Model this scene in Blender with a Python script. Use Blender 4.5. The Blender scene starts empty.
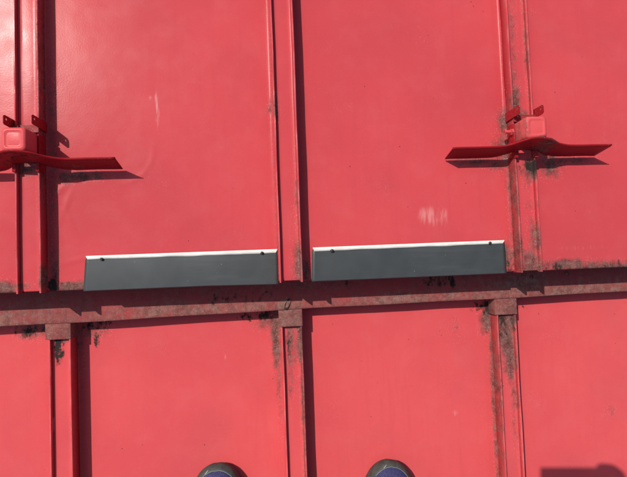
import bpy, bmesh, math, random
from mathutils import Vector, Matrix, noise
random.seed(7)
C = bpy.context.scene.collection
sc = bpy.context.scene
rad = math.radians

# ------------------------------------------------------------------ frame of the roof
PITCH = rad(16)                       # roof pitch; "roof coordinates": x along the eave, y up the slope, z off the sheet
M = Matrix.Rotation(PITCH, 4, 'X')
W, H, FOV = 627.0, 477.0, rad(67.3)
FPX = W / 2 / math.tan(FOV / 2)
YAW, PIT, ROL, CAMZ = -0.08092364, 0.04321056, -0.03851488, 0.86611567
cy, sy, cp, sp, cr, sr = math.cos(YAW), math.sin(YAW), math.cos(PIT), math.sin(PIT), math.cos(ROL), math.sin(ROL)
RC = Matrix(((cy, 0, sy), (0, 1, 0), (-sy, 0, cy))) @ Matrix(((1, 0, 0), (0, cp, -sp), (0, sp, cp))) @ Matrix(((cr, -sr, 0), (sr, cr, 0), (0, 0, 1)))
CAM = Vector((0, 0, CAMZ))

def at(px, py, z=0.0):
    """roof point at height z that the photograph shows at pixel px, py"""
    d = RC @ Vector(((px - W / 2) / FPX, -(py - H / 2) / FPX, -1))
    return CAM + d * ((z - CAMZ) / d.z)

# ------------------------------------------------------------------ camera, sky, sun, exposure
cam = bpy.data.objects.new('camera', bpy.data.cameras.new('camera'))
C.objects.link(cam)
cam.data.sensor_fit = 'HORIZONTAL'
cam.data.angle = FOV
cam.data.clip_start = 0.01
cam.data.clip_end = 2000
cam.matrix_world = M @ (Matrix.Translation(CAM) @ RC.to_4x4())
sc.camera = cam

SUN = (M.to_3x3() @ Vector((-0.4709, 0.3958, 0.7884))).normalized()
world = bpy.data.worlds.new('World')
sc.world = world
world.use_nodes = True
wn = world.node_tree.nodes
wl = world.node_tree.links
sky = wn.new('ShaderNodeTexSky')
sky.sky_type = 'NISHITA'
sky.sun_disc = False
sky.sun_elevation = math.asin(SUN.z)
sky.sun_rotation = math.atan2(SUN.x, SUN.y)
sky.air_density = 1.0
sky.dust_density = 2.0
wl.new(sky.outputs[0], wn['Background'].inputs[0])
wn['Background'].inputs[1].default_value = 0.12
sl = bpy.data.lights.new('sun', 'SUN')
sl.energy = 4.4
sl.angle = rad(0.53)
sl.color = (1.0, 0.945, 0.87)
sun = bpy.data.objects.new('sun', sl)
C.objects.link(sun)
sun.rotation_euler = SUN.to_track_quat('Z', 'Y').to_euler()
sun.location = SUN * 30
vs = sc.view_settings
vs.view_transform = 'Standard'
vs.look = 'None'
vs.gamma = 1
vs.exposure = -0.11

# ------------------------------------------------------------------ materials
class NT:
    def __init__(s, name):
        s.m = bpy.data.materials.new(name)
        s.m.use_nodes = True
        s.t = s.m.node_tree
        s.b = s.t.nodes['Principled BSDF']
        tc = s.t.nodes.new('ShaderNodeTexCoord')
        s.co = tc.outputs['Object']
    def n(s, typ, **kw):
        x = s.t.nodes.new('ShaderNode' + typ)
        for k, v in kw.items(): setattr(x, k, v)
        return x
    def put(s, sock, v):
        if hasattr(v, 'is_output'): s.t.links.new(v, sock)
        elif isinstance(v, (tuple, list)) and len(v) == 3 and sock.type == 'RGBA': sock.default_value = (*v, 1)
        else: sock.default_value = v
    def noise(s, scale, detail=4, rough=.55, stretch=None, dist=0):
        x = s.n('TexNoise')
        co = s.co
        if stretch:
            mp = s.n('Mapping'); mp.inputs['Scale'].default_value = stretch
            s.t.links.new(co, mp.inputs[0]); co = mp.outputs[0]
        s.t.links.new(co, x.inputs['Vector'])
        x.inputs['Scale'].default_value = scale; x.inputs['Detail'].default_value = detail
        x.inputs['Roughness'].default_value = rough; x.inputs['Distortion'].default_value = dist
        return x.outputs[0]
    def voro(s, scale, feature='F1', rnd=1):
        x = s.n('TexVoronoi'); x.feature = feature
        s.t.links.new(s.co, x.inputs['Vector'])
        x.inputs['Scale'].default_value = scale; x.inputs['Randomness'].default_value = rnd
        return x.outputs['Distance']
    def math(s, op, a, b=0.0, c=0.0, clamp=False):
        x = s.n('Math', operation=op); x.use_clamp = clamp
        for i, v in enumerate((a, b, c)): s.put(x.inputs[i], v)
        return x.outputs[0]
    def step(s, v, lo, hi, to0=0.0, to1=1.0):
        x = s.n('MapRange', interpolation_type='SMOOTHSTEP')
        s.put(x.inputs[0], v)
        for i, q in enumerate((lo, hi, to0, to1)): s.put(x.inputs[i + 1], q)
        return x.outputs[0]
    def mix(s, f, a, b):
        x = s.n('Mix', data_type='RGBA')
        s.put(x.inputs[0], f); s.put(x.inputs[6], a); s.put(x.inputs[7], b)
        return x.outputs[2]
    def wear(s):
        a = s.n('Attribute', attribute_name='wear')
        q = s.n('SeparateColor')
        s.t.links.new(a.outputs['Color'], q.inputs[0])
        s.fresh = a.outputs['Alpha']
        return q.outputs[0], q.outputs[1], q.outputs[2]
    def bump(s, h, strength=.2, dist=.001, normal=None):
        x = s.n('Bump')
        x.inputs['Strength'].default_value = strength; x.inputs['Distance'].default_value = dist
        s.t.links.new(h, x.inputs['Height'])
        if normal is not None: s.t.links.new(normal, x.inputs['Normal'])
        return x.outputs[0]
    def fin(s, base, rough=.5, normal=None, metallic=0, spec=.5):
        s.put(s.b.inputs['Base Color'], base); s.put(s.b.inputs['Roughness'], rough)
        s.put(s.b.inputs['Metallic'], metallic); s.put(s.b.inputs['Specular IOR Level'], spec)
        if normal is not None: s.t.links.new(normal, s.b.inputs['Normal'])
        return s.m

def red_paint(name, red, red2, pale, rough=.27, dirtgain=1.0, peel=.105, dirt=((.045, .028, .023), (.150, .100, .083)), soft=.42, spec=.085, flecks=1.0):
    t = NT(name)
    d, g, ch = t.wear()
    n1 = t.noise(2.6, 3); n2 = t.noise(17, 5, .6); n3 = t.noise(75, 6, .65, stretch=(1, .45, 1)); n4 = t.noise(330, 3, .6)
    base = t.mix(t.step(n1, .35, .65), red, red2)
    base = t.mix(t.math('MULTIPLY', t.step(n2, .42, .8), .10), base, pale)           # chalky bloom of old paint
    base = t.mix(t.math('MULTIPLY', t.step(n4, .5, .8), .08), base, pale)
    streak = t.noise(9, 6, .65, stretch=(9, .6, 1))                                   # rain runs down the slope
    base = t.mix(t.math('MULTIPLY', t.step(streak, .46, .8), .5), base, red2)
    base = t.mix(t.math('MULTIPLY', t.step(t.noise(5.5, 8, .62, dist=.6), .48, .72), .28), base, (red2[0] * .80, red2[1] * 1.12, red2[2] * 1.05))   # thin film of road dust
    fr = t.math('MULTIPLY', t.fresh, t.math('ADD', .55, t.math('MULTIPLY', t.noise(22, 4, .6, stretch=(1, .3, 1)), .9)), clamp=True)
    base = t.mix(fr, base, (red[0] * .46, red[1] * .15, red[2] * .19))               # darker, deeper red on upright faces and along sheet edges
    # light flecks
    gate = t.math('ADD', t.math('MULTIPLY', t.step(t.noise(11, 3), .56, .72), .5), t.math('MULTIPLY', t.step(d, .06, .3), .8))
    fl = t.step(t.voro(300), .10, .22, 1, 0)
    base = t.mix(t.math('MULTIPLY', t.math('MULTIPLY', fl, gate), .5 * flecks), base, (.72, .48, .42))
    # dark pinholes
    ph = t.step(t.voro(58), .035, .075, 1, 0)
    pgate = t.step(t.noise(23, 2), .56, .62)
    ph = t.math('MULTIPLY', ph, pgate)
    base = t.mix(ph, base, (.06, .02, .02))
    # chalk streaks
    cs = t.noise(60, 4, .6, stretch=(3, .5, 1))
    cf = t.math('MULTIPLY', t.step(t.math('MULTIPLY', ch, t.math('SUBTRACT', t.math('MULTIPLY', cs, 2.4), .55)), .2, 1.05), .32)
    base = t.mix(cf, base, (.80, .55, .52))
    # dirt
    dn = t.math('ADD', t.math('MULTIPLY', n3, .95), t.math('MULTIPLY', t.noise(210, 5, .7), .45))
    dm = t.step(t.math('ADD', t.math('MULTIPLY', d, dirtgain), t.math('SUBTRACT', dn, .72)), .5 - soft * .6, .5 + soft * .6)
    dcol = t.mix(t.step(t.noise(85, 6, .75), .36, .66), *dirt)
    dcol = t.mix(t.math('MULTIPLY', t.step(t.noise(420, 2), .58, .7), .5), dcol, (.38, .32, .27))
    dm = t.math('MULTIPLY', dm, .86)
    base = t.mix(dm, base, dcol)
    mm = t.step(t.math('ADD', g, t.math('MULTIPLY', t.math('SUBTRACT', dn, .72), 2.4)), .26, .66)
    mm = t.math('MULTIPLY', mm, t.step(g, .04, .22))
    base = t.mix(mm, base, (.030, .022, .019))
    r = t.math('ADD', rough, t.math('MULTIPLY', t.math('SUBTRACT', n2, .5), .25))
    r = t.math('ADD', r, t.math('MULTIPLY', t.math('MAXIMUM', dm, mm), .45), clamp=True)
    hgt = t.math('ADD', t.math('MULTIPLY', t.noise(300, 3, .6), 1.0), t.math('MULTIPLY', t.noise(760, 2, .5), .45))
    nrm = t.bump(hgt, peel, .0008)
    nrm = t.bump(t.math('ADD', dm, mm), .35, .0008, nrm)
    nrm = t.bump(t.noise(14, 2), .10, .006, nrm)
    nrm = t.bump(t.math('MULTIPLY', ph, -1), .25, .0006, nrm)
    return t.fin(base, r, nrm, 0, spec)

RED = red_paint('red_roof_paint', (.625, .083, .087), (.565, .071, .079), (.66, .20, .19))
RED_UP = red_paint('deeper_red_roof_paint', (.550, .065, .072), (.495, .056, .066), (.62, .18, .175))
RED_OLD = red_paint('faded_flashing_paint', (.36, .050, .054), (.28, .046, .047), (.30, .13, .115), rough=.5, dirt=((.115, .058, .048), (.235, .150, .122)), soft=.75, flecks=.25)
RED_DARK = red_paint('snow_guard_paint', (.31, .012, .018), (.26, .011, .016), (.38, .05, .05), rough=.30, peel=.1)

def slate():
    t = NT('slate_grey_sheet')
    n = t.noise(30, 4); f = t.noise(260, 4, .6)
    b = t.mix(t.step(n, .3, .7), (.042, .0475, .049), (.050, .0555, .057))
    b = t.mix(t.math('MULTIPLY', t.step(t.noise(7, 5, .6, stretch=(.5, 6, 1)), .5, .8), .25), b, (.13, .135, .14))
    sc_ = t.step(t.noise(40, 2, .5, stretch=(.35, 14, 1)), .70, .74)
    b = t.mix(t.math('MULTIPLY', sc_, .07), b, (.3, .3, .3))
    b = t.mix(t.step(t.voro(60), .03, .06, .6, 0), b, (.28, .27, .26))
    nr = t.bump(f, .05, .0006); nr = t.bump(t.noise(9, 2), .12, .004, nr)
    return t.fin(b, .45, nr, 0, .35)
SLATE = slate()
def plain(name, c1, c2, rough, scale=40, bump=.15, bd=.001, metallic=0, spec=.5):
    t = NT(name)
    n = t.noise(scale, 5, .6)
    return t.fin(t.mix(t.step(n, .3, .7), c1, c2), t.math('ADD', rough - .08, t.math('MULTIPLY', n, .16)), t.bump(t.noise(scale * 4, 4), bump, bd), metallic, spec)
HEM = plain('pale_sheet_back', (.70, .67, .61), (.84, .81, .74), .4, 60, .05)
BLACK = plain('black_screw_paint', (.012, .012, .013), (.03, .03, .03), .45, 300)
RUBBER = plain('olive_grey_rubber', (.036, .040, .036), (.064, .068, .058), .72, 90, .4)
RUBBER_D = plain('dark_rubber', (.018, .019, .02), (.035, .035, .036), .75, 120, .4)
GREYMARK = plain('reflective_trim', (.40, .40, .40), (.52, .52, .52), .4, 100)
GREYTRIM = plain('grey_piping', (.16, .165, .16), (.22, .22, .21), .6, 100)
SKIN = plain('skin', (.50, .28, .20), (.56, .33, .25), .5, 60, .1)
HAIR = plain('black_hair', (.012, .010, .009), (.03, .025, .02), .5, 150, .6)
JACKET = plain('grey_work_jacket', (.16, .17, .19), (.20, .21, .23), .85, 120, .4)
TROUSER = plain('charcoal_work_trousers', (.035, .037, .042), (.05, .052, .058), .88, 120, .4)
PHONE = plain('black_phone_case', (.012, .012, .013), (.02, .02, .02), .5, 200, .1)
GLASS = plain('phone_glass', (.01, .01, .012), (.012, .012, .014), .08, 20, 0)
EYE = plain('eye', (.75, .73, .70), (.8, .78, .75), .2, 30, 0)
WALL = plain('house_wall_render', (.42, .40, .36), (.50, .48, .44), .9, 6, .4, .003)
GROUND = plain('ground_gravel', (.14, .135, .12), (.24, .23, .20), .95, 9, .8, .02)
def knit():
    t = NT('navy_mesh_fabric')
    v = t.voro(420); n = t.noise(55, 4)
    b = t.mix(t.step(n, .3, .7), (.036, .034, .135), (.07, .062, .20))
    b = t.mix(t.step(v, .2, .6), b, (.03, .028, .09))
    return t.fin(b, .85, t.bump(v, .6, .0008))
KNIT = knit()

# ------------------------------------------------------------------ object helpers
def add(name, verts, faces, mat, parent=None, org=None, smooth=False, wear=None):
    """one mesh object from roof-coordinate verts; org = base point of its thing"""
    o_ = Vector(org) if org is not None else Vector((0, 0, 0))
    me = bpy.data.meshes.new(name)
    me.from_pydata([Vector(v) - o_ for v in verts], [], faces)
    bm = bmesh.new(); bm.from_mesh(me)
    bmesh.ops.recalc_face_normals(bm, faces=bm.faces)
    bm.to_mesh(me); bm.free()
    if wear:
        ca = me.color_attributes.new('wear', 'FLOAT_COLOR', 'POINT')
        for i, v in enumerate(verts):
            a = wear(Vector(v)); ca.data[i].color = (a[0], a[1], a[2], a[3] if len(a) > 3 else 0)
    if smooth:
        for p in me.polygons: p.use_smooth = True
    me.materials.append(mat)
    o = bpy.data.objects.new(name, me)
    C.objects.link(o)
    if parent is not None: o.parent = parent
    else: o.matrix_world = M @ Matrix.Translation(o_)
    return o

def thing(name, label, cat, org=(0, 0, 0), group=None):
    e = bpy.data.objects.new(name, None)
    e.empty_display_size = .05
    C.objects.link(e)
    e.matrix_world = M @ Matrix.Translation(Vector(org))
    e['label'] = label; e['category'] = cat
    if group: e['group'] = group
    return e

def bevel_obj(o, w, seg=2):
    md = o.modifiers.new('bevel', 'BEVEL'); md.width = w; md.segments = seg; md.limit_method = 'ANGLE'; md.angle_limit = rad(35)
    for p in o.data.polygons: p.use_smooth = True
    return o

def box(x0, x1, y0, y1, z0, z1):
    v = [(x, y, z) for z in (z0, z1) for y in (y0, y1) for x in (x0, x1)]
    return v, [(0, 2, 3, 1), (4, 5, 7, 6), (0, 1, 5, 4), (2, 6, 7, 3), (0, 4, 6, 2), (1, 3, 7, 5)]

def prism(poly, d0, d1, axis):
    """extrude a 2-D polygon: axis 'x' -> poly (y,z); 'y' -> (x,z); 'z' -> (x,y)"""
    def mk(p, d):
        return (d, p[0], p[1]) if axis == 'x' else ((p[0], d, p[1]) if axis == 'y' else (p[0], p[1], d))
    n = len(poly)
    v = [mk(p, d0) for p in poly] + [mk(p, d1) for p in poly]
    f = [tuple(range(n)), tuple(range(2 * n - 1, n - 1, -1))] + [(i, (i + 1) % n, n + (i + 1) % n, n + i) for i in range(n)]
    return v, f

def cyl(c, axis, r, h, n=10, r2=None):
    a = Vector(axis).normalized(); u = a.orthogonal().normalized(); w = a.cross(u); c = Vector(c)
    r2 = r if r2 is None else r2
    v = [c + (u * math.cos(2 * math.pi * i / n) + w * math.sin(2 * math.pi * i / n)) * q + a * hh for q, hh in ((r, 0), (r2, h)) for i in range(n)]
    f = [tuple(range(n)), tuple(range(2 * n - 1, n - 1, -1))] + [(i, (i + 1) % n, n + (i + 1) % n, n + i) for i in range(n)]
    return v, f

def join(*vf):
    V, Fc = [], []
    for v, f in vf:
        k = len(V); V += [tuple(q) for q in v]; Fc += [tuple(i + k for i in q) for q in f]
    return V, Fc

# ------------------------------------------------------------------ where dirt and wear sit (roof coordinates)
def blob(px, py, rx, ry, s, z=0.0, ch=0):
    c = at(px, py, z); k = (CAMZ - z) / FPX
    return (c.x, c.y, rx * k, ry * k, s, ch)
UP = [  # ch 0 dirt, 1 black moss, 2 chalk
    blob(590, 266, 60, 6, .66), blob(566, 265, 26, 6, .78), blob(600, 268, 50, 4, .85), blob(556, 268, 10, 5, .6, 0, 1), blob(612, 264, 10, 4, .35, 0, 1),
    blob(5, 289, 13, 8, .85), blob(72, 287, 16, 5, .95), blob(53, 285, 9, 8, .7, 0, 1), blob(55, 270, 5, 22, .6),
    blob(504, 60, 3, 90, .50), blob(506, 125, 8, 20, .72), blob(504, 150, 13, 16, .70), blob(510, 180, 5, 40, .62), blob(511, 225, 4, 40, .5),
    blob(505, 258, 12, 16, .74), blob(511, 268, 8, 8, .5, 0, 1), blob(550, 165, 12, 14, .72), blob(570, 160, 26, 4, .6), blob(478, 161, 30, 5, .60), blob(495, 165, 12, 8, .6),
    blob(80, 176, 24, 5, .72), blob(66, 178, 10, 7, .6), blob(53, 150, 5, 60, .5), blob(51, 100, 4, 60, .45),
    blob(306, 272, 6, 14, .68), blob(270, 107, 3, 10, .55), blob(272, 60, 2.5, 70, .40), blob(276, 200, 2.0, 90, .42),
    blob(500, 140, 48, 36, .15), blob(560, 140, 30, 30, .13), blob(430, 216, 12, 9, .95, 0, 2), blob(443, 217, 5, 10, .8, 0, 2), blob(157, 108, 1.6, 17, 1.3, 0, 2), blob(150, 98, 3, 2, .7, 0, 2), blob(500, 270, 6, 2, .7),
    blob(20, 275, 30, 3, .3), blob(585, 248, 45, 3, .45, 0, 2), blob(600, 240, 30, 2, .35, 0, 2),
]
UPB = [  # upper batten tops
    blob(531, 262, 12, 14, .80, .02), blob(536, 240, 9, 22, .62, .02), blob(525, 175, 4, 14, .9, .02), blob(531, 166, 12, 6, .9, .02, 1), blob(531, 168, 12, 12, .8, .02), blob(532, 205, 9, 6, .5, .02),
    blob(536, 100, 5, 40, .8, .02), blob(512, 110, 5, 26, .9, .01), blob(520, 118, 8, 9, .9, .02), blob(298, 262, 3.5, 24, .85, .02), blob(296, 200, 2.5, 60, .5, .02), blob(40, 278, 3, 12, .8, .03), blob(24, 286, 8, 3, .7, .02),
    blob(30, 168, 12, 8, .7, .02), blob(40, 160, 6, 6, .7, .02, 1), blob(516, 250, 5, 30, .6, .01), blob(510, 60, 4, 90, .5, .01), blob(512, 190, 3, 60, .55, .01), blob(527, 40, 2.5, 60, .5, .03),
    blob(44, 60, 3, 80, .55, .01), blob(46, 150, 5, 70, .55, .01), blob(535, 268, 10, 5, .8, .02), blob(276, 110, 3, 16, .6, .01),
]
ZL = -.1168
LO = [blob(486, 420, 14, 90, .14, -.117), blob(530, 410, 18, 60, .12, -.117),
    blob(34, 331, 14, 5, 0.61, ZL, 1), blob(34, 330, 16, 9, .7, ZL), blob(92, 325, 14, 5, 0.59, ZL, 1), blob(97, 336, 4, 10, 0.45, ZL, 1), blob(90, 330, 16, 9, .6, ZL), blob(80, 345, 4, 30, .55, ZL),
    blob(260, 316, 16, 4, 0.52, ZL, 1), blob(276, 335, 5, 34, .80, ZL), blob(268, 322, 14, 8, .62, ZL), blob(279, 380, 3, 60, .52, ZL),
    blob(486, 307, 15, 6, 0.72, ZL, 1), blob(488, 320, 9, 14, .80, ZL), blob(492, 345, 4, 34, .75, ZL), blob(494, 420, 2.5, 90, .62, ZL), blob(496, 335, 3.5, 22, 0.36, ZL, 1), blob(520, 306, 8, 3, 0.43, ZL, 1), blob(455, 330, 5, 14, .38, ZL),
    blob(225, 357, 1.6, 3, .9, ZL, 2), blob(455, 413, 4, 3, .8, ZL, 2), blob(592, 432, 9, 3, .35, ZL, 2), blob(610, 410, 8, 8, .38, ZL), blob(560, 333, 40, 2, .4, ZL, 2),
]
LOB = [blob(502, 330, 3, 20, .36, -.085, 1), blob(513, 335, 3, 26, .36, -.085, 1), blob(289, 340, 3, 26, .33, -.085, 1),
    blob(57, 348, 2.5, 16, 1.0, -.085, 1), blob(60, 340, 9, 4, .7, -.085), blob(291, 350, 4, 46, .80, -.085), blob(300, 335, 4, 32, .82, -.085), blob(295, 325, 10, 6, .6, -.085), blob(303, 400, 2, 100, .62, -.085),
    blob(504, 330, 6, 24, .92, -.085), blob(511, 345, 4.5, 44, .88, -.085), blob(508, 318, 10, 8, .9, -.085), blob(500, 375, 3, 40, .55, -.085), blob(515, 390, 3, 60, .6, -.085), blob(494, 390, 3, 120, .50, -.11), blob(507, 362, 6, 14, .6, -.085), blob(505, 455, 4, 10, .5, -.085, 2),
]
def painter(lst, base=0.0):
    def f(v):
        a = [base, 0, 0]
        for cx, cy_, rx, ry, s, ch in lst:
            q = abs((v.x - cx) / rx) ** 2.4 + abs((v.y - cy_) / ry) ** 2.4
            if q < 6:
                a[ch] = max(a[ch], s * math.exp(-.55 * q))
        return a
    return f
wear_up, wear_upb, wear_lo, wear_lob = painter(UP), painter(UPB), painter(LO), painter(LOB)

# ------------------------------------------------------------------ ground and the house below
g = add('ground', [(-200, -200, -4.6), (200, -200, -4.6), (200, 200, -4.6), (-200, 200, -4.6)], [(0, 1, 2, 3)], GROUND)
g.matrix_world = Matrix.Identity(4)
g['kind'] = 'structure'

S, XM = .445, .025612
KX = range(-6, 7)
X_LO, X_HI = XM - 6 * S - .05, XM + 6 * S + .05
hs = thing('house', 'pale rendered house carrying the red metal roof', 'house', (0, 0, 0))
hs.matrix_world = Matrix.Identity(4)
def wallpoly(pts, n):
    k = len(pts)
    v = [Vector(p) for p in pts] + [Vector(p) + Vector(n) for p in pts]
    return v, [tuple(range(k)), tuple(range(2 * k - 1, k - 1, -1))] + [(i, (i + 1) % k, k + (i + 1) % k, k + i) for i in range(k)]
def wp(x, y, z): return M @ Vector((x, y, z))
yl, yh = -2.1, 2.5
for x, t in ((X_LO + .08, .12), (X_HI - .2, .12)):
    a, b, c, d = wp(x, yl, -.15), wp(x, -.01, -.15), wp(x, -.01, -.02), wp(x, yh, -.02)
    add('wall', *wallpoly([(x, a.y, -4.6), (x, d.y, -4.6), d, c, b, a], (t, 0, 0)), WALL, hs)
a, d = wp(0, yl, -.15), wp(0, yh, -.02)
for y, z, t in ((a.y + .003, a.z, .12), (d.y - .003, d.z, -.12)):
    add('wall', *wallpoly([(X_LO + .203, y, -4.6), (X_HI - .203, y, -4.6), (X_HI - .203, y, z), (X_LO + .203, y, z)], (0, t, 0)), WALL, hs)

# ------------------------------------------------------------------ roof sheets and battens
BW = .0205
def axis_rows(y0, y1, vis0, vis1, fine, coarse):
    ys = [y0]
    while ys[-1] < y1 - 1e-6:
        st = fine if vis0 <= ys[-1] <= vis1 else coarse
        nx = ys[-1] + st
        if ys[-1] < vis0 < nx: nx = vis0
        ys.append(min(nx, y1))
    return ys

def sheet(name, xa, xb, y0, y1, z, vis, fine, parent, wear, edge_down, seed, crease=None, mat=None):
    """roof sheet between two battens: edges turned up along them, lip folded down at the lower end"""
    n = max(8, int((xb - xa - .03) / fine))
    xs = [xa, xa + .0015, xa + .004, xa + .008, xa + .013] + [xa + .018 + (xb - xa - .036) * i / n for i in range(n + 1)] + [xb - .013, xb - .008, xb - .004, xb - .0015, xb]
    up = [.007, .004, .0018, .0006, .0002] + [0] * (n + 1) + [.0002, .0006, .0018, .004, .007]
    ys = axis_rows(y0, y1, vis[0], vis[1], fine, .12)
    V, Fc = [], []
    rows = [(y0, -edge_down, .0)] + [(y0, -.0022, .0), (y0 + .0015, 0, 1)] + [(y, 0, 1) for y in ys[1:]] if edge_down else [(y, 0, 1) for y in ys]
    for y, dz, k in rows:
        for x, u in zip(xs, up):
            w = noise.noise(Vector((x * 5 + seed, y * 4, seed * 1.7))) * .0011 + noise.noise(Vector((x * 16, y * 16 + seed, 3.1))) * .00028
            if crease: w += crease(x, y)
            V.append((x, y, z + dz + (u + w) * k + (u * .0 if k else 0)))
    m = len(xs)
    for j in range(len(rows) - 1):
        for i in range(m - 1):
            Fc.append((j * m + i, j * m + i + 1, (j + 1) * m + i + 1, (j + 1) * m + i))
    def sw(v):
        a = list(wear(v)) + [0]
        q = min(v.x - xa, xb - v.x)
        wd = .013 + .006 * noise.noise(Vector((xa, v.y * 6, 2)))
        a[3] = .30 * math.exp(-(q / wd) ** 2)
        if q > .004: a[2] = max(a[2], 0)
        return a
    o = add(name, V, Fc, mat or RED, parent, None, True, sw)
    return o

def batten(x, y0, y1, z, h, vis, fine, parent, wear, seed, mat=None):
    w, r, rec, c = BW, .0030, .0085, .0006
    prof = [(-w - .0008, 0), (-w, .004), (-w, h - c), (-w + c, h), (-w + r - c, h), (-w + r, h - c), (-w + r + .0008, h - rec + .001), (-w + r + .0025, h - rec), (-w * .4, h - rec + .0004),
            (w * .4, h - rec + .0004), (w - r - .0025, h - rec), (w - r - .0008, h - rec + .001), (w - r, h - c), (w - r + c, h), (w - c, h), (w, h - c), (w, .004), (w + .0008, 0)]
    ys = axis_rows(y0, y1, vis[0], vis[1], fine, .15)
    V, Fc = [], []
    m = len(prof)
    for j, y in enumerate(ys):
        for i, (px, pz) in enumerate(prof):
            jx = noise.noise(Vector((seed * 3.3, y * 9, i // 6))) * .0008
            jz = noise.noise(Vector((seed, y * 13, i // 4 + 7))) * .0006 if pz > .006 else 0
            drop = 0
            if j == 0 and 6 < i < 11: drop = -.0012             # the tongue of the cap is folded over at the end
            V.append((x + px + jx, y - (.003 if (j == 0 and (i < 7 or i > 10)) else 0), z + pz + jz + drop))
    for j in range(len(ys) - 1):
        for i in range(m - 1):
            Fc.append((j * m + i, j * m + i + 1, (j + 1) * m + i + 1, (j + 1) * m + i))
    # closed end a little inside the rims
    k = len(V)
    for i, (px, pz) in enumerate(prof): V.append((x + px * .98, ys[0] + .0006, z + max(0, pz - (.0006 if pz > .01 else 0))))
    Fc.append(tuple(range(k, k + m)))
    def bw(v):
        a = list(wear(v)) + [0]
        dx, dz = abs(v.x - x), v.z - z
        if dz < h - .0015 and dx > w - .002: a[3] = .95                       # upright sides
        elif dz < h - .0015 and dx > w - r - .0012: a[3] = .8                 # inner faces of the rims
        elif dz >= h - .0015 and dx > w - r - .002: a[2] = max(a[2], .55)     # worn rim edges
        return a
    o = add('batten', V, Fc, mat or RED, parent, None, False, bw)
    for p in o.data.polygons: p.use_smooth = len(p.vertices) == 4
    try: o.data.set_sharp_from_angle(angle=rad(40))
    except Exception: pass
    return o

def crease_left(x, y):
    w = 0
    c = at(118, 150); rr = math.hypot(x - c.x, y - c.y); an = math.atan2(y - c.y, x - c.x)
    if -1.7 < an < .25: w += .00045 * math.exp(-((rr - .062) / .0038) ** 2) * min(1, (.25 - an) * 2, (an + 1.7) * 2)
    for (px, py, L, ang, s) in ((66, 205, .03, 1.2, .0008), (70, 222, .035, 1.9, .0007), (60, 190, .02, .7, .0007), (78, 260, .03, .2, .0006)):
        q = at(px, py); dx, dy = x - q.x, y - q.y
        u_ = dx * math.cos(ang) + dy * math.sin(ang); v_ = -dx * math.sin(ang) + dy * math.cos(ang)
        w += s * math.exp(-(u_ / L) ** 2 - (v_ / .004) ** 2)
    return w

up_roof = thing('upper_roof', 'upper red painted sheet metal roof with raised battens, ending in an eave above the step', 'roof', (0, 0, 0))
lo_roof = thing('lower_roof', 'lower red sheet metal roof with small battens, below the stained flashing', 'roof', (0, 0, 0))
EAVE = -.0392
VU, VL = (-.06, .56), (-.6, .03)
for k in list(KX)[:-1]:
    near = -3 < k < 2 or k == -2
    xa, xb = XM + k * S + BW - .001, XM + (k + 1) * S - BW + .001
    near = -2 <= k <= 1
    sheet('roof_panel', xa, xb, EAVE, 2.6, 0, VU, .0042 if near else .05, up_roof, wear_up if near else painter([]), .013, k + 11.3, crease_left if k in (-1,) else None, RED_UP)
    sheet('roof_panel', xa, xb, -2.2, .035, ZL, VL, .0055 if near else .05, lo_roof, wear_lo if near else painter([]), 0, k + 31.7)
for k in KX:
    near = -2 <= k <= 2
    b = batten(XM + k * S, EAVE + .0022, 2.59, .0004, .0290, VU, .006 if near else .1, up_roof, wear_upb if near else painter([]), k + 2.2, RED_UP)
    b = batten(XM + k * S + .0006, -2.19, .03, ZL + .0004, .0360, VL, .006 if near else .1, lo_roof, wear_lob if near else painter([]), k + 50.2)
    # saddle-shaped cap over the upper end of each lower batten
    x0, x1 = XM + k * S - .0245, XM + k * S + .0225
    yb = -.1325 + .0055 * (k * S)
    zt = -.0778
    pr = [(x0, ZL + .008), (x0, zt), (x1, zt), (x1, ZL + .008), (x1 - .0014, ZL + .008), (x1 - .0014, zt - .0014), (x0 + .0014, zt - .0014), (x0 + .0014, ZL + .008)]
    cap = add('end_cap', *join(prism(pr, yb, -.055, 'y'), box(x0 + .0016, x1 - .0016, yb + .001, yb + .0022, zt - .012, zt - .0016)), RED_OLD, b, None, False, lambda v: (.66, 0, 0))
    bevel_obj(cap, .0012, 2)

# ------------------------------------------------------------------ step flashing between the two roofs
fl = thing('step_flashing', 'dirty faded red flashing strip running along the step under the upper eave', 'flashing', (0, -.08, -.077))
ZF = -.0755
def fe(x): return -.1048 + (x + .525) * .0093 + .0009 * math.sin(x * 7 + 1) + .0005 * math.sin(x * 23)
def flz(x): return ZF + .0016 * noise.noise(Vector((x * 5, 2, 1))) + .0007 * noise.noise(Vector((x * 17, 5, 1)))
xs = []
x = X_LO
while x < X_HI:
    xs.append(x); x += .006 if -.65 < x < .85 else .06
xs.append(X_HI)
FLW = [blob(440, 280, 9, 6, .62, ZF, 1), blob(452, 279, 3, 9, .62, ZF, 1), blob(430, 279, 4, 7, .5, ZF, 1), blob(350, 285, 5, 6, .4, ZF, 1), blob(60, 305, 60, 30, .35, ZF), blob(235, 297, 40, 6, .33, ZF, 1), blob(300, 300, 30, 12, .45, ZF), blob(440, 284, 30, 5, .36, ZF, 1), blob(520, 283, 40, 10, .72, ZF), blob(510, 293, 20, 4, .75, ZF), blob(610, 283, 25, 12, .55, ZF), blob(590, 295, 40, 4, .65, ZF), blob(480, 297, 30, 3, .7, ZF), blob(380, 302, 60, 3, .62, ZF), blob(200, 315, 80, 4, .62, ZF), blob(60, 320, 80, 5, .62, ZF), blob(330, 303, 14, 4, .6, ZF), blob(128, 320, 12, 4, .5, ZF, 2), blob(100, 314, 20, 4, .5, ZF, 2)]
_wf = painter(FLW, 0.0)
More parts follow.
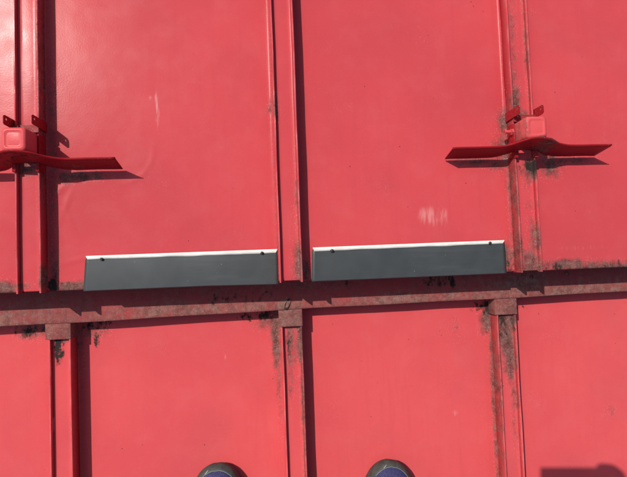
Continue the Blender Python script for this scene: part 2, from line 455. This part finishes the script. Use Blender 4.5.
def wfl(v):
    a = _wf(v)
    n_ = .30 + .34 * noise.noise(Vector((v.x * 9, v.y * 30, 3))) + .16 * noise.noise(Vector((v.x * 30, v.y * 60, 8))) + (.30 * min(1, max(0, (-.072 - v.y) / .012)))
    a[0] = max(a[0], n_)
    return a
V, Fc = [], []
for x in xs:
    e, z = fe(x), flz(x)
    for y, zz in ((e + .002, z - .014), (e, z - .0125), (e, z - .001), (e + .0012, z), (e + .006, z + .0003), (e + .012, z + .0007), (e + .02, z + .0009), (-.072, z + .0010), (-.062, z + .001), (-.052, z + .001), (-.04, z + .001), (-.025, z + .002), (-.018, z + .006), (-.0165, -.0165)):
        V.append((x, y, zz))
m = 14
for j in range(len(xs) - 1):
    for i in range(m - 1): Fc.append((j * m + i, (j + 1) * m + i, (j + 1) * m + i + 1, j * m + i + 1))
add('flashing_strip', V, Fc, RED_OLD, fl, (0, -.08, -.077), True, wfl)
# lap mark and nails seen on the strip
c = at(287.5, 304, ZF)
ring = []
for i in range(16):
    a = 2 * math.pi * i / 16
    ca, sa = math.cos(a), math.sin(a)
    ex, ey = abs(ca) ** .7 * math.copysign(1, ca) * .0052, abs(sa) ** .7 * math.copysign(1, sa) * .0105
    ring.append(Vector((ex + ey * .38, ey, 0)))
V = []
for s_, zz in ((1.0, .0006), (1.0, .0020), (.74, .0020), (.68, .0008)):
    V += [c + q * s_ + Vector((0, 0, zz)) for q in ring]
Fc = [(16 * j + i, 16 * j + (i + 1) % 16, 16 * (j + 1) + (i + 1) % 16, 16 * (j + 1) + i) for j in range(3) for i in range(16)]
add('slot_rim', V, Fc, RED_OLD, fl, (0, -.08, -.077), True, lambda v: (.92, .34, 0))
for px, py in ((567, 273.5), (532, 277)):
    c = at(px, py, ZF + .002)
    add('nail', *join(cyl(c - Vector((0, 0, .002)), (0, 0, 1), .0042, .0024, 12), cyl(c, (0, 0, 1), .003, .002, 10, .0016)), RED_OLD, fl, (0, -.08, -.077), False, lambda v: (.7, .55, 0))

# ------------------------------------------------------------------ grey cover flashings screwed over the eave
def cover(label, TL, TR, BL, BR, screws, seed):
    org = (TL + TR) / 2; org.z = 0
    t = thing('cover_flashing', label, 'cover flashing', org, 'new grey covers screwed along the upper eave')
    n = 60; V = []; Fc = []
    rows = 11
    zt = .0034
    for i in range(n + 1):
        u = i / n
        a, b = TL.lerp(TR, u), BL.lerp(BR, u)
        b.y = min(b.y, EAVE - .0012)
        wv = noise.noise(Vector((u * 4 + seed, 0, 0))) * .0010
        cut = .0035
        for j in range(rows):
            v = j / (rows - 1)
            p = a.lerp(b, v)
            if v == 0:
                if i == 0: p = p + Vector((cut, 0, 0))
                if i == n: p = p - Vector((cut * .6, 0, 0))
            p.z = zt + wv * (1 - v * .5) + .0006 * math.sin(v * 3.1)
            V.append(p)
        p = b.copy(); p.y -= .0012; p.z = zt - .0014 + wv * .5; V.append(p)
        p = b.copy(); p.y -= .0016; p.z = zt - .0185; V.append(p)
    m = rows + 2
    for i in range(n):
        for j in range(m - 1): Fc.append((i * m + j, i * m + j + 1, (i + 1) * m + j + 1, (i + 1) * m + j))
    o = add('cover_sheet', V, Fc, SLATE, t, org, True)
    o.data.set_sharp_from_angle(angle=rad(25))
    md = o.modifiers.new('thickness', 'SOLIDIFY'); md.thickness = .0009; md.offset = -1
    # folded hem along the upper edge showing the pale back of the sheet
    V = []; Fc = []
    for i in range(n + 1):
        u = i / n
        a, b = TL.lerp(TR, u), BL.lerp(BR, u)
        wv = noise.noise(Vector((u * 4 + seed, 0, 0))) * .0010
        hw = .0060 + .0010 * noise.noise(Vector((u * 9 + seed, 4, 0))) + .0012 * (u - .5) * seed
        d = (b - a).normalized()
        mit = (.0 if i else .003, 0 if i < n else -.003)
        for j, (q, zz) in enumerate(((-.0002, -.0005), (-.0010, .0006), (-.0006, .0016), (.0004, .0020), (hw * .5, .0018), (hw, .0012), (hw, .0004))):
            p = a + d * q
            if i == 0: p.x += .0012 + max(0, q) * .55
            if i == n: p.x -= .0012 + max(0, q) * .55
            p.z = zt + wv + zz
            V.append(p)
    m = 7
    for i in range(n):
        for j in range(m - 1): Fc.append((i * m + j, i * m + j + 1, (i + 1) * m + j + 1, (i + 1) * m + j))
    add('hem', V, Fc, HEM, t, org, True)
    for px, py in screws:
        c = at(px, py - .5, zt); c.z = zt + .0006
        hexa, hf = cyl(c + Vector((0, 0, .0006)), (0, 0, 1), .0028, .0028, 6, .0026)
        wsh = cyl(c, (0, 0, 1), .0037, .0007, 14, .0034)
        add('screw', *join(wsh, (hexa, hf), cyl(c + Vector((0, 0, .0036)), (0, 0, 1), .0022, .0006, 10, .0010)), BLACK, t, org)
    return t
def V2(px, py):
    p = at(px, py, .004); return p
cover('dark grey metal cover nearer the left snow guard, pale hem and two screws', V2(85.5, 256.5), V2(278, 249.5), V2(83.3, 288.5), V2(278.6, 283.8), ((102, 259.5), (262, 253.3)), .6)
cover('longer dark grey metal cover under the right snow guard, pale hem and two screws', V2(312, 248), V2(504.5, 240.5), V2(311.6, 279), V2(506.5, 272), ((332, 251.3), (489.5, 243.3)), -.7)

# ------------------------------------------------------------------ snow guards clamped on the upper battens
def guard(xc, label, seed, yo=0.0):
    org = Vector((xc, .19, .031))
    t = thing('snow_guard', label, 'snow guard', org, 'snow guards clamped on the upper battens')
    # winged plate: low wings, raised middle over the batten
    L0, L1, LB = -.147, .153, .056
    tops = [(L0, .0530), (-LB, .0535), (-.040, .0600), (-.018, .0785), (-.006, .0800), (.008, .0800), (.024, .0775), (.046, .0610), (.068, .0535), (L1, .0530)]
    th = .0016
    def yz(z): return .1740 + yo + (z - .006) * .19
    V, Fc = [], []
    fin_ = []
    for i in range(len(tops) - 1):
        (xa, za), (xb, zb) = tops[i], tops[i + 1]
        n = max(2, int((xb - xa) / .006))
        for q in range(n): fin_.append((xa + (xb - xa) * q / n, za + (zb - za) * q / n))
    fin_.append(tops[-1])
    # soften the outline
    for _ in range(1):
        fin_ = [fin_[0]] + [(fin_[i][0], (fin_[i - 1][1] + 2 * fin_[i][1] + fin_[i + 1][1]) / 4) for i in range(1, len(fin_) - 1)] + [fin_[-1]]
    rows = 13
    for (x, z) in fin_:
        hgt = .0470 if abs(x) > .058 else .0470 + .002 * (1 - abs(x) / .058)
        w = .0006 * noise.noise(Vector((x * 22 + seed, 1, seed)))
        mid = math.exp(-(x / .035) ** 2) * .004
        for j in range(rows):
            v = j / (rows - 1)
            zz = z - hgt * (1 - v)
            rib = -.0007 * math.exp(-((v - .80) / .07) ** 2) * (1 if .07 < abs(x) < .135 else 0)   # pressed rib along each wing
            lip = 0
            V.append((xc + x + (.002 if x > 0 else -.002) * (v - .5), yz(zz) + w + mid + rib + lip + (.0014 if v == 1 else 0), zz + (.0003 if v == 1 else 0)))
    for i in range(len(fin_) - 1):
        for j in range(rows - 1): Fc.append((i * rows + j, i * rows + j + 1, (i + 1) * rows + j + 1, (i + 1) * rows + j))
    wg = painter([(xc + .075, yz(.02), .03, .004, .35, 0), (xc, yz(.04), .03, .03, .35, 1)] if seed < 2 else [(xc + .025, yz(.05), .02, .014, .62, 0), (xc, yz(.04), .02, .006, .5, 1)], .12)
    o = add('winged_plate', V, Fc, RED_DARK, t, org, True, wg)
    md = o.modifiers.new('thickness', 'SOLIDIFY'); md.thickness = th; md.offset = 0
    # saddle box with a pressed square on its top
    x0, x1, y0, y1, z0, z1 = xc - .0195, xc + .0195, .194 + yo, .2335 + yo, .0312, .0720
    v, f = [], []
    lay = [(0, z0), (0, z0 + .01), (0, z1 - .004), (.0012, z1 - .0012), (.004, z1), (.0058, z1), (.0072, z1 - .0012), (.0095, z1 - .0009)]
    def sq(i, z):
        r_ = max(.001, .006 - i * .2); out = []
        for cx_, cy_, a0 in ((x1 - i - r_, y1 - i - r_, 0), (x0 + i + r_, y1 - i - r_, 90), (x0 + i + r_, y0 + i + r_, 180), (x1 - i - r_, y0 + i + r_, 270)):
            for q in range(4):
                a = rad(a0 + q * 30); out.append((cx_ + r_ * math.cos(a), cy_ + r_ * math.sin(a), z))
        return out
    for i, z in lay: v += sq(i, z)
    for j in range(len(lay) - 1):
        for q in range(16): f.append((16 * j + q, 16 * j + (q + 1) % 16, 16 * (j + 1) + (q + 1) % 16, 16 * (j + 1) + q))
    f.append(tuple(range(16 * (len(lay) - 1), 16 * len(lay))))
    wb = painter([(x1 - .010, y0 + .002, .008, .003, .9, 0), (x0, (y0 + y1) / 2, .006, .03, .55, 0)] if seed > 2 else [], .1)
    add('saddle', v, f, RED, t, org, True, wb)
    # upright ears behind the saddle, each with a bolt hole
    for sx in (-1, 1):
        poly = []
        n = 8
        y_0, y_1, zb, zt = .2415 + yo, .2590 + yo, .0060, .0590
        # outline in (y, z): a strap rising along the batten side, rounded head with the bolt hole
        outl = [(y_0, zb), (y_1, zb)] + [(y_1 - .0055 + .0055 * math.cos(rad(a)), zt - .0055 + .0055 * math.sin(rad(a))) for a in (0, 30, 60, 90)] + [(y_0 + .004, zt), (y_0 + .001, zt - .003)]
        hc = (y_1 - .0060, zt - .0095); hr = .0022
        hole = [(hc[0] + hr * math.cos(rad(a)), hc[1] + hr * math.sin(rad(a))) for a in range(0, 360, 45)]
        bm = bmesh.new()
        def loop(pts):
            vs_ = [bm.verts.new((0, p[0], p[1])) for p in pts]
            return [bm.edges.new((vs_[i], vs_[(i + 1) % len(vs_)])) for i in range(len(vs_))]
        ed = loop(outl) + loop(hole)
        bmesh.ops.triangle_fill(bm, use_beauty=True, use_dissolve=False, edges=ed)
        bm.verts.ensure_lookup_table()
        xe = xc + sx * .0226
        vv = [(xe, q.co.y, q.co.z) for q in bm.verts]
        bm.verts.index_update()
        ff = [tuple(q.index for q in fc.verts) for fc in bm.faces]
        bm.free()
        ear = add('ear', vv, ff, RED_DARK, t, org, False, lambda v: (.15 if seed < 2 else .3, 0, 0))
        md = ear.modifiers.new('thickness', 'SOLIDIFY'); md.thickness = .0010; md.offset = 0
        # clamp jaw gripping the seam below the plate
        jx = xc + sx * .0185
        jw = add('clamp_jaw', *join(box(jx - .0024, jx + .0024, .167 + yo, .196 + yo, .0308, .0345), box(jx + sx * .0028 - .001, jx + sx * .0028 + .001, .167 + yo, .232 + yo, .012, .0345)), RED_DARK, t, org, False, lambda v: (.25, 0, 0))
        bevel_obj(jw, .0008, 2)
    # foot between the ears joining them to the saddle
    add('ear_bridge', *box(xc - .0214, xc + .0214, .2348 + yo, .2475 + yo, .0314, .0334), RED_DARK, t, org, False, lambda v: (.5, 0, 0))
    # bolt with hexagon head through the saddle's left side
    yb, zb = .217 + yo, .0290
    bo = add('bolt', *join(cyl((xc - .0205, yb, zb), (-1, 0, 0), .0032, .018, 10), cyl((xc - .0215, yb, zb), (-1, 0, 0), .0062, .0045, 6), cyl((xc - .0355, yb, zb), (-1, 0, 0), .0052, .0030, 6)), RED, t, org, False, lambda v: (.35, 0, 0))
    return t
guard(XM - S, 'snow guard on the batten at the left edge, half of its bar outside the photo', 1.0, .0)
guard(XM + S, 'snow guard on the right batten, whole winged bar in view with bolt at its left', 3.0, .0055)

# ------------------------------------------------------------------ the photographer: only shoe tips show in the frame
Mi = M.inverted()
def skin_mesh(nodes, edges, levels=2):
    """continuous surface grown from a skeleton: nodes = [(pos, rx, ry)], world coordinates"""
    me = bpy.data.meshes.new('limb')
    me.from_pydata([n[0] for n in nodes], edges, [])
    o = bpy.data.objects.new('limb', me); C.objects.link(o)
    md = o.modifiers.new('skin', 'SKIN'); md.use_smooth_shade = True
    for i, n in enumerate(nodes):
        sv = me.skin_vertices[0].data[i]; sv.radius = (n[1], n[2]); sv.use_root = (i == 0)
    s2 = o.modifiers.new('sub', 'SUBSURF'); s2.levels = levels; s2.render_levels = levels
    dg = bpy.context.evaluated_depsgraph_get()
    ev = o.evaluated_get(dg); m2 = ev.to_mesh()
    v = [q.co.copy() for q in m2.vertices]; f = [tuple(p.vertices) for p in m2.polygons]
    ev.to_mesh_clear()
    bpy.data.objects.remove(o)
    return v, f
def chain(pts):
    return skin_mesh([(Vector(p[0]), p[1], p[2] if len(p) > 2 else p[1]) for p in pts], [(i, i + 1) for i in range(len(pts) - 1)])

CW = cam.matrix_world.copy()
def cf(r, u, b): return CW @ Vector((r, u, b))          # camera-side point: right, up, back
PX, PY = .05, -.60
per = thing('person', 'person standing on the lower roof, only the tips of two navy sneakers showing', 'person')
per.matrix_world = Matrix.Identity(4)
def wadd(name, vf, mat, parent, smooth=True):
    return add(name, vf[0], vf[1], mat, parent, None, smooth)
ank = [M @ Vector((-.133, -.590, -.03)), M @ Vector((.205, -.600, -.03))]
kne = [Vector((-.085, -.50, .22)), Vector((.175, -.51, .22))]
hip = [Vector((PX - .09, -.585, .60)), Vector((PX + .09, -.585, .60))]
sho = [Vector((PX - .18, -.575, 1.11)), Vector((PX + .18, -.575, 1.11))]
elb = [Vector((PX - .235, -.52, .83)), Vector((PX + .26, -.51, .83))]
wri = [cf(-.105, -.135, .035), cf(.165, -.085, .03)]
pel = (Vector((PX, -.60, .66)), .13, .10)
def torso(g_): return [(pel[0], .135 + g_, .10 + g_), (Vector((PX, -.605, .82)), .125 + g_, .092 + g_), (Vector((PX, -.60, 1.00)), .145 + g_, .10 + g_), (Vector((PX, -.585, 1.12)), .10 + g_, .075 + g_)]
def arms(nodes, edges, top, g_, wend):
    for s in (0, 1):
        k = len(nodes)
        nodes += [(sho[s], .058 + g_, .055 + g_), (sho[s].lerp(elb[s], .55), .046 + g_, .046 + g_), (elb[s], .040 + g_, .040 + g_), (elb[s].lerp(wri[s], .45), .037 + g_, .036 + g_), (elb[s].lerp(wri[s], wend), .027 + g_, .025 + g_)]
        edges += [(top, k), (k, k + 1), (k + 1, k + 2), (k + 2, k + 3), (k + 3, k + 4)]
def legs(nodes, edges, top, g_, end=1.0):
    for s in (0, 1):
        k = len(nodes)
        nodes += [(hip[s], .088 + g_, .090 + g_), (hip[s].lerp(kne[s], .5), .072 + g_, .074 + g_), (kne[s], .053 + g_, .055 + g_), (kne[s].lerp(ank[s], .35), .050 + g_, .052 + g_), (kne[s].lerp(ank[s], .93), .036 + g_, .038 + g_)]
        edges += [(top, k), (k, k + 1), (k + 1, k + 2), (k + 2, k + 3), (k + 3, k + 4)]
nodes = torso(-.025); edges = [(0, 1), (1, 2), (2, 3)]
arms(nodes, edges, 3, -.010, 1.0); legs(nodes, edges, 0, -.006)
k = len(nodes)
nodes += [(Vector((PX, -.565, 1.20)), .055, .055), (Vector((PX, -.535, 1.27)), .058, .062)]
edges += [(3, k), (k, k + 1)]
body = [skin_mesh(nodes, edges)]
# head: shaped ellipsoid, face turned down to the phone
def head():
    v, f = [], []
    nu, nv = 28, 20
    ctr = Vector((PX, -.515, 1.345)); R = Matrix.Rotation(rad(-38), 3, 'X')
    for j in range(nv + 1):
        th = math.pi * j / nv
        for i in range(nu):
            ph = 2 * math.pi * i / nu
            d = Vector((math.sin(th) * math.sin(ph), math.sin(th) * math.cos(ph), math.cos(th)))
            p = Vector((d.x * .076, d.y * .096, d.z * .115))
            if d.z < -.1: p.x *= 1 + .28 * (d.z + .1); p.y += .012 * max(0, d.y) * -d.z
            if d.y > 0:
                p.y += .026 * math.exp(-(d.x / .16) ** 2 - ((d.z + .12) / .20) ** 2)          # nose
                p.y -= .010 * (math.exp(-((abs(d.x) - .36) / .16) ** 2 - ((d.z - .06) / .11) ** 2))   # eye sockets
                p.y += .006 * math.exp(-(d.x / .3) ** 2 - ((d.z + .50) / .09) ** 2)           # lips
                p.y -= .005 * math.exp(-(d.x / .3) ** 2 - ((d.z + .50) / .02) ** 2)
                p.y += .006 * math.exp(-(d.x / .3) ** 2 - ((d.z + .82) / .12) ** 2)           # chin
            ear = math.exp(-((abs(d.x) - .98) / .10) ** 2 - ((d.z + .02) / .24) ** 2 - ((d.y + .05) / .16) ** 2)
            p.x += math.copysign(.016, d.x) * ear
            v.append(ctr + R @ p)
    for j in range(nv):
        for i in range(nu):
            f.append((j * nu + i, j * nu + (i + 1) % nu, (j + 1) * nu + (i + 1) % nu, (j + 1) * nu + i))
    return v, f, ctr, R
hv, hf, hctr, hR = head()
body.append((hv, hf))
# hands: palm and five separate fingers round the phone
def hand(wr, palm, fingers):
    out = [chain([(wr, .024, .020), (palm[0], .034, .017), (palm[1], .036, .015)])]
    for fg in fingers: out.append(chain([(p, r) for p, r in fg]))
    return out
rh = hand(wri[1], (cf(.140, -.050, .022), cf(.131, -.012, .010)), [
    [(cf(.134, -.01, .010), .0095), (cf(.134, .012, -.002), .0095), (cf(.118, .0225, -.0085), .0095), (cf(.098, .0250, -.0085), .009), (cf(.082, .0235, -.0085), .0078)],
    [(cf(.137, -.015, .010), .009), (cf(.131, .006, -.012), .009), (cf(.111, .012, -.019), .0085), (cf(.086, .011, -.017), .008), (cf(.068, .009, -.014), .0065)],
    [(cf(.139, -.022, .010), .009), (cf(.131, -.012, -.014), .0088), (cf(.112, -.008, -.020), .0082), (cf(.089, -.008, -.017), .0076), (cf(.073, -.008, -.014), .0062)],
    [(cf(.140, -.032, .010), .0085), (cf(.131, -.030, -.012), .008), (cf(.114, -.028, -.018), .0072), (cf(.096, -.027, -.015), .0066), (cf(.083, -.027, -.013), .0055)],
    [(cf(.140, -.048, .024), .012), (cf(.122, -.034, .030), .0105), (cf(.102, -.016, .027), .009), (cf(.088, -.002, .022), .0075)]])
lh = hand(wri[0], (cf(-.078, -.098, .028), cf(-.058, -.075, .014)), [
    [(cf(-.062, -.07, .012), .009), (cf(-.056, -.05, -.006), .0088), (cf(-.044, -.036, -.014), .0082), (cf(-.030, -.033, -.013), .007)],
    [(cf(-.056, -.075, .012), .009), (cf(-.046, -.062, -.010), .0088), (cf(-.030, -.052, -.016), .0082), (cf(-.014, -.050, -.014), .007)],
    [(cf(-.050, -.080, .012), .0088), (cf(-.034, -.071, -.010), .0085), (cf(-.016, -.062, -.014), .008), (cf(-.001, -.058, -.012), .0066)],
    [(cf(-.046, -.086, .012), .0082), (cf(-.024, -.080, -.008), .0076), (cf(-.006, -.072, -.012), .007), (cf(.006, -.067, -.010), .0058)],
    [(cf(-.072, -.085, .026), .012), (cf(-.062, -.055, .030), .0105), (cf(-.046, -.032, .026), .009), (cf(-.034, -.018, .021), .0075)]])
wadd('body', join(*body, *rh, *lh), SKIN, per)
# clothes
nodes = torso(.026); nodes[0] = (nodes[0][0] - Vector((0, 0, .05)), .150, .115); edges = [(0, 1), (1, 2), (2, 3)]
arms(nodes, edges, 3, .010, .90)
wadd('jacket', skin_mesh(nodes, edges), JACKET, per)
nodes = [(pel[0] + Vector((0, 0, .02)), .142, .106), (pel[0] - Vector((0, 0, .05)), .12, .10)]; edges = [(0, 1)]
legs(nodes, edges, 1, .010)
wadd('trousers', skin_mesh(nodes, edges), TROUSER, per)
hairv = []
for q in hv:
    l = hR.inverted() @ (Vector(q) - hctr)
    hairv.append(hctr + hR @ (l * 1.07))
keep = [fc for fc in hf if all((lambda l: l.z > .055 or (l.y < -.005 and l.z > -.055))(hR.inverted() @ (Vector(hv[i]) - hctr)) for i in fc)]
used = sorted({i for fc in keep for i in fc}); idx = {i: n_ for n_, i in enumerate(used)}
ho = wadd('hair', ([hairv[i] for i in used], [tuple(idx[i] for i in fc) for fc in keep]), HAIR, per)
md = ho.modifiers.new('thickness', 'SOLIDIFY'); md.thickness = .012; md.offset = -1
for s in (-1, 1):
    c = hctr + hR @ Vector((s * .029, .078, .007))
    bm = bmesh.new(); bmesh.ops.create_uvsphere(bm, u_segments=12, v_segments=8, radius=.011)
    wadd('eye', ([q.co + c for q in bm.verts], [tuple(q.index for q in fc.verts) for fc in bm.faces]), EYE, per); bm.free()

# shoes, in roof coordinates (standing flat on the sheet)
def shoe(tip, ang, width, mirror):
    e = bpy.data.objects.new('shoe', None); C.objects.link(e); e.parent = per
    e.matrix_basis = M.copy()
    fw = Vector((math.sin(ang), math.cos(ang), 0)); rt = Vector((math.cos(ang), -math.sin(ang), 0))
    L = .285
    zb = ZL + .0012
    # half-width outline along the length (0 = toe tip)
    def half(s, side):
        q = min(1, max(0, s / L))
        toe = (1 - max(0, 1 - q / .30) ** 2.25) ** .5 if q < .30 else 1
        wst = 1 - .20 * math.exp(-((q - .60) / .17) ** 2) * (1 if side * mirror > 0 else .35)
        heel = (1 - max(0, (q - .86) / .14) ** 2.4) ** .5 if q > .86 else 1
        tap = 1 - .22 * max(0, q - .30)
        return width * .5 * toe * wst * heel * tap
    ss = [0.0008, .002, .0045, .008, .013, .02, .03, .045, .062, .085, .115, .15, .185, .22, .245, .262, .274, .281, .2842]
    def top(s):   # height of the upper along its length
        q = s / L
        return .028 + .036 * min(1, (q / .30)) ** .9 + (.040 * min(1, max(0, (q - .33) / .25)))
    def skew(s): return mirror * -.006 * max(0, 1 - s / .09) ** 1.5
    def P(s, t, z): return Vector(tip) - fw * s + rt * (t + skew(s)) + Vector((0, 0, zb + z - tip[2]))
    # sole: thick rubber with rounded edge
    V, Fc = [], []; prof = [(0.94, 0), (.985, .003), (1.0, .009), (.995, .020), (.97, .025), (.90, .0265)]
    ring = []
    order = [(s, 1) for s in ss] + [(s, -1) for s in reversed(ss)]
    for kf, z in prof:
        for s, sd in order:
            s2 = L / 2 + (s - L / 2) * (kf if kf < 1 else 1)
            V.append(P(s2, sd * half(s, sd) * kf, z + (.008 * max(0, 1 - s / .05) ** 2)))
    n = len(order)
    for j in range(len(prof) - 1):
        for i in range(n): Fc.append((j * n + i, j * n + (i + 1) % n, (j + 1) * n + (i + 1) % n, (j + 1) * n + i))
    Fc.append(tuple(range(n))); Fc.append(tuple(range((len(prof) - 1) * n, len(prof) * n)))
    add('sole', V, Fc, RUBBER, e, None, True)
    # upper: domed fabric shell
    V, Fc = [], []
    na = 17
    for s in [.004, .006, .010, .015, .022, .032, .046, .064, .088, .118, .15, .18, .21, .24, .26, .272, .279]:
        hgt = top(s) * (1 - max(0, (.03 - s) / .03) ** 2 * .45) if s < .26 else top(s) * (1 - (s - .26) * 14)
        for a in range(na):
            t_ = -1 + 2 * a / (na - 1)
            hw = half(s, 1 if t_ > 0 else -1) * .95
            dome = (1 - abs(t_) ** 2.6) ** .55
            narrow = 1 - .30 * dome * min(1, s / .15)
            V.append(P(s, t_ * hw * (narrow if abs(t_) < 1 else 1), .022 + (hgt - .022 + .012) * dome))
    m = na; rows = 17
    for j in range(rows - 1):
        for i in range(m - 1): Fc.append((j * m + i, j * m + i + 1, (j + 1) * m + i + 1, (j + 1) * m + i))
    Fc.append(tuple(range(m))); Fc.append(tuple((rows - 1) * m + i for i in range(m)))
    add('upper', V, Fc, KNIT, e, None, True)
    # rubber toe guard wrapped over the front of the upper
    V, Fc = [], []
    angs = [-82 + i * 164 / 26 for i in range(27)]
    pr = [(1.0, .018), (1.018, .023), (1.0, .029), (.955, .0345), (.905, .0375), (.875, .0385), (.862, .0375), (.862, .032)]
    def tp(a, kf):
        # point on the toe outline by direction a
        c0 = .052
        s_ = c0 - c0 * math.cos(rad(a)) * 1.0
        s_ = max(.0008, s_)
        hw = half(s_, 1 if a > 0 else -1)
        s2 = c0 + (s_ - c0) * kf
        return s2, math.copysign(hw, a) * kf if abs(a) > .5 else 0
    for a in angs:
        fade = 1 - .35 * (abs(a) / 82) ** 3
        for kf, z in pr:
            k2 = 1 + (kf - 1) * fade
            s2, t_ = tp(a, k2)
            V.append(P(s2, t_, z))
    m = len(pr)
    for j in range(len(angs) - 1):
        for i in range(m - 1): Fc.append((j * m + i, j * m + i + 1, (j + 1) * m + i + 1, (j + 1) * m + i))
    add('toe_guard', V, Fc, RUBBER, e, None, True)
    # thin pale piping where the guard meets the fabric, and a reflective tick on it
    bead = []
    for a in range(-62, 63, 6):
        fade = 1 - .35 * (abs(a) / 82) ** 3
        s2, t_ = tp(a, 1 + (.872 - 1) * fade)
        bead.append((P(s2, t_, .0388), .0007))
    v, f = chain(bead)
    add('piping', v, f, GREYTRIM, e, None, True)
    s2, t_ = tp(-20, .955); s3, t3 = tp(-32, .90)
    pa, pb = P(s2, t_, .0352), P(s3, t3, .0385)
    add('reflective_tick', *join(cyl(pa.lerp(pb, .1), pb - pa, .0008, (pb - pa).length * .9, 6, .0004)), GREYMARK, e, None, True)
    for q in range(5):
        s = .105 + q * .020
        hh = top(s) + .013
        add('lace', *join(cyl(P(s, -.024, hh - .003), rt, .0024, .048, 8)), GREYMARK, e, None, True)
    # collar opening
    col = []
    for i in range(20):
        a = 2 * math.pi * i / 20
        col.append((P(.215 + .052 * math.cos(a), .032 * math.sin(a), .103 + .006 * math.cos(a)), .008))
    nodes = [(p, r, r) for p, r in col]
    v, f = skin_mesh(nodes, [(i, (i + 1) % 20) for i in range(20)], 1)
    add('collar', v, f, RUBBER_D, e, None, True)
    return e
tL, tR = at(214.5, 462.3, -.10), at(394.5, 459.3, -.10)
shoe(tL, rad(-2), .108, -1)
shoe(tR, rad(13), .106, 1)

# ------------------------------------------------------------------ the phone that takes the picture, held above the roof
ph = thing('smartphone', 'black smartphone held out over the roof by the photographer', 'smartphone')
ph.matrix_world = CW.copy()
x0, x1, y0, y1 = -.0455, .106, -.042, .0325
o = add('phone_body', *box(x0, x1, y0, y1, .0035, .0115), PHONE, ph); bevel_obj(o, .0035, 3)
o = add('screen', *box(x0 + .004, x1 - .004, y0 + .003, y1 - .003, .0117, .0121), GLASS, ph)
o = add('camera_bump', *box(-.016, .016, -.016, .016, .0018, .0034), PHONE, ph); bevel_obj(o, .0007, 2)
o = add('lens', *cyl((0, 0, .0012), (0, 0, 1), .006, .0005, 20), GLASS, ph)
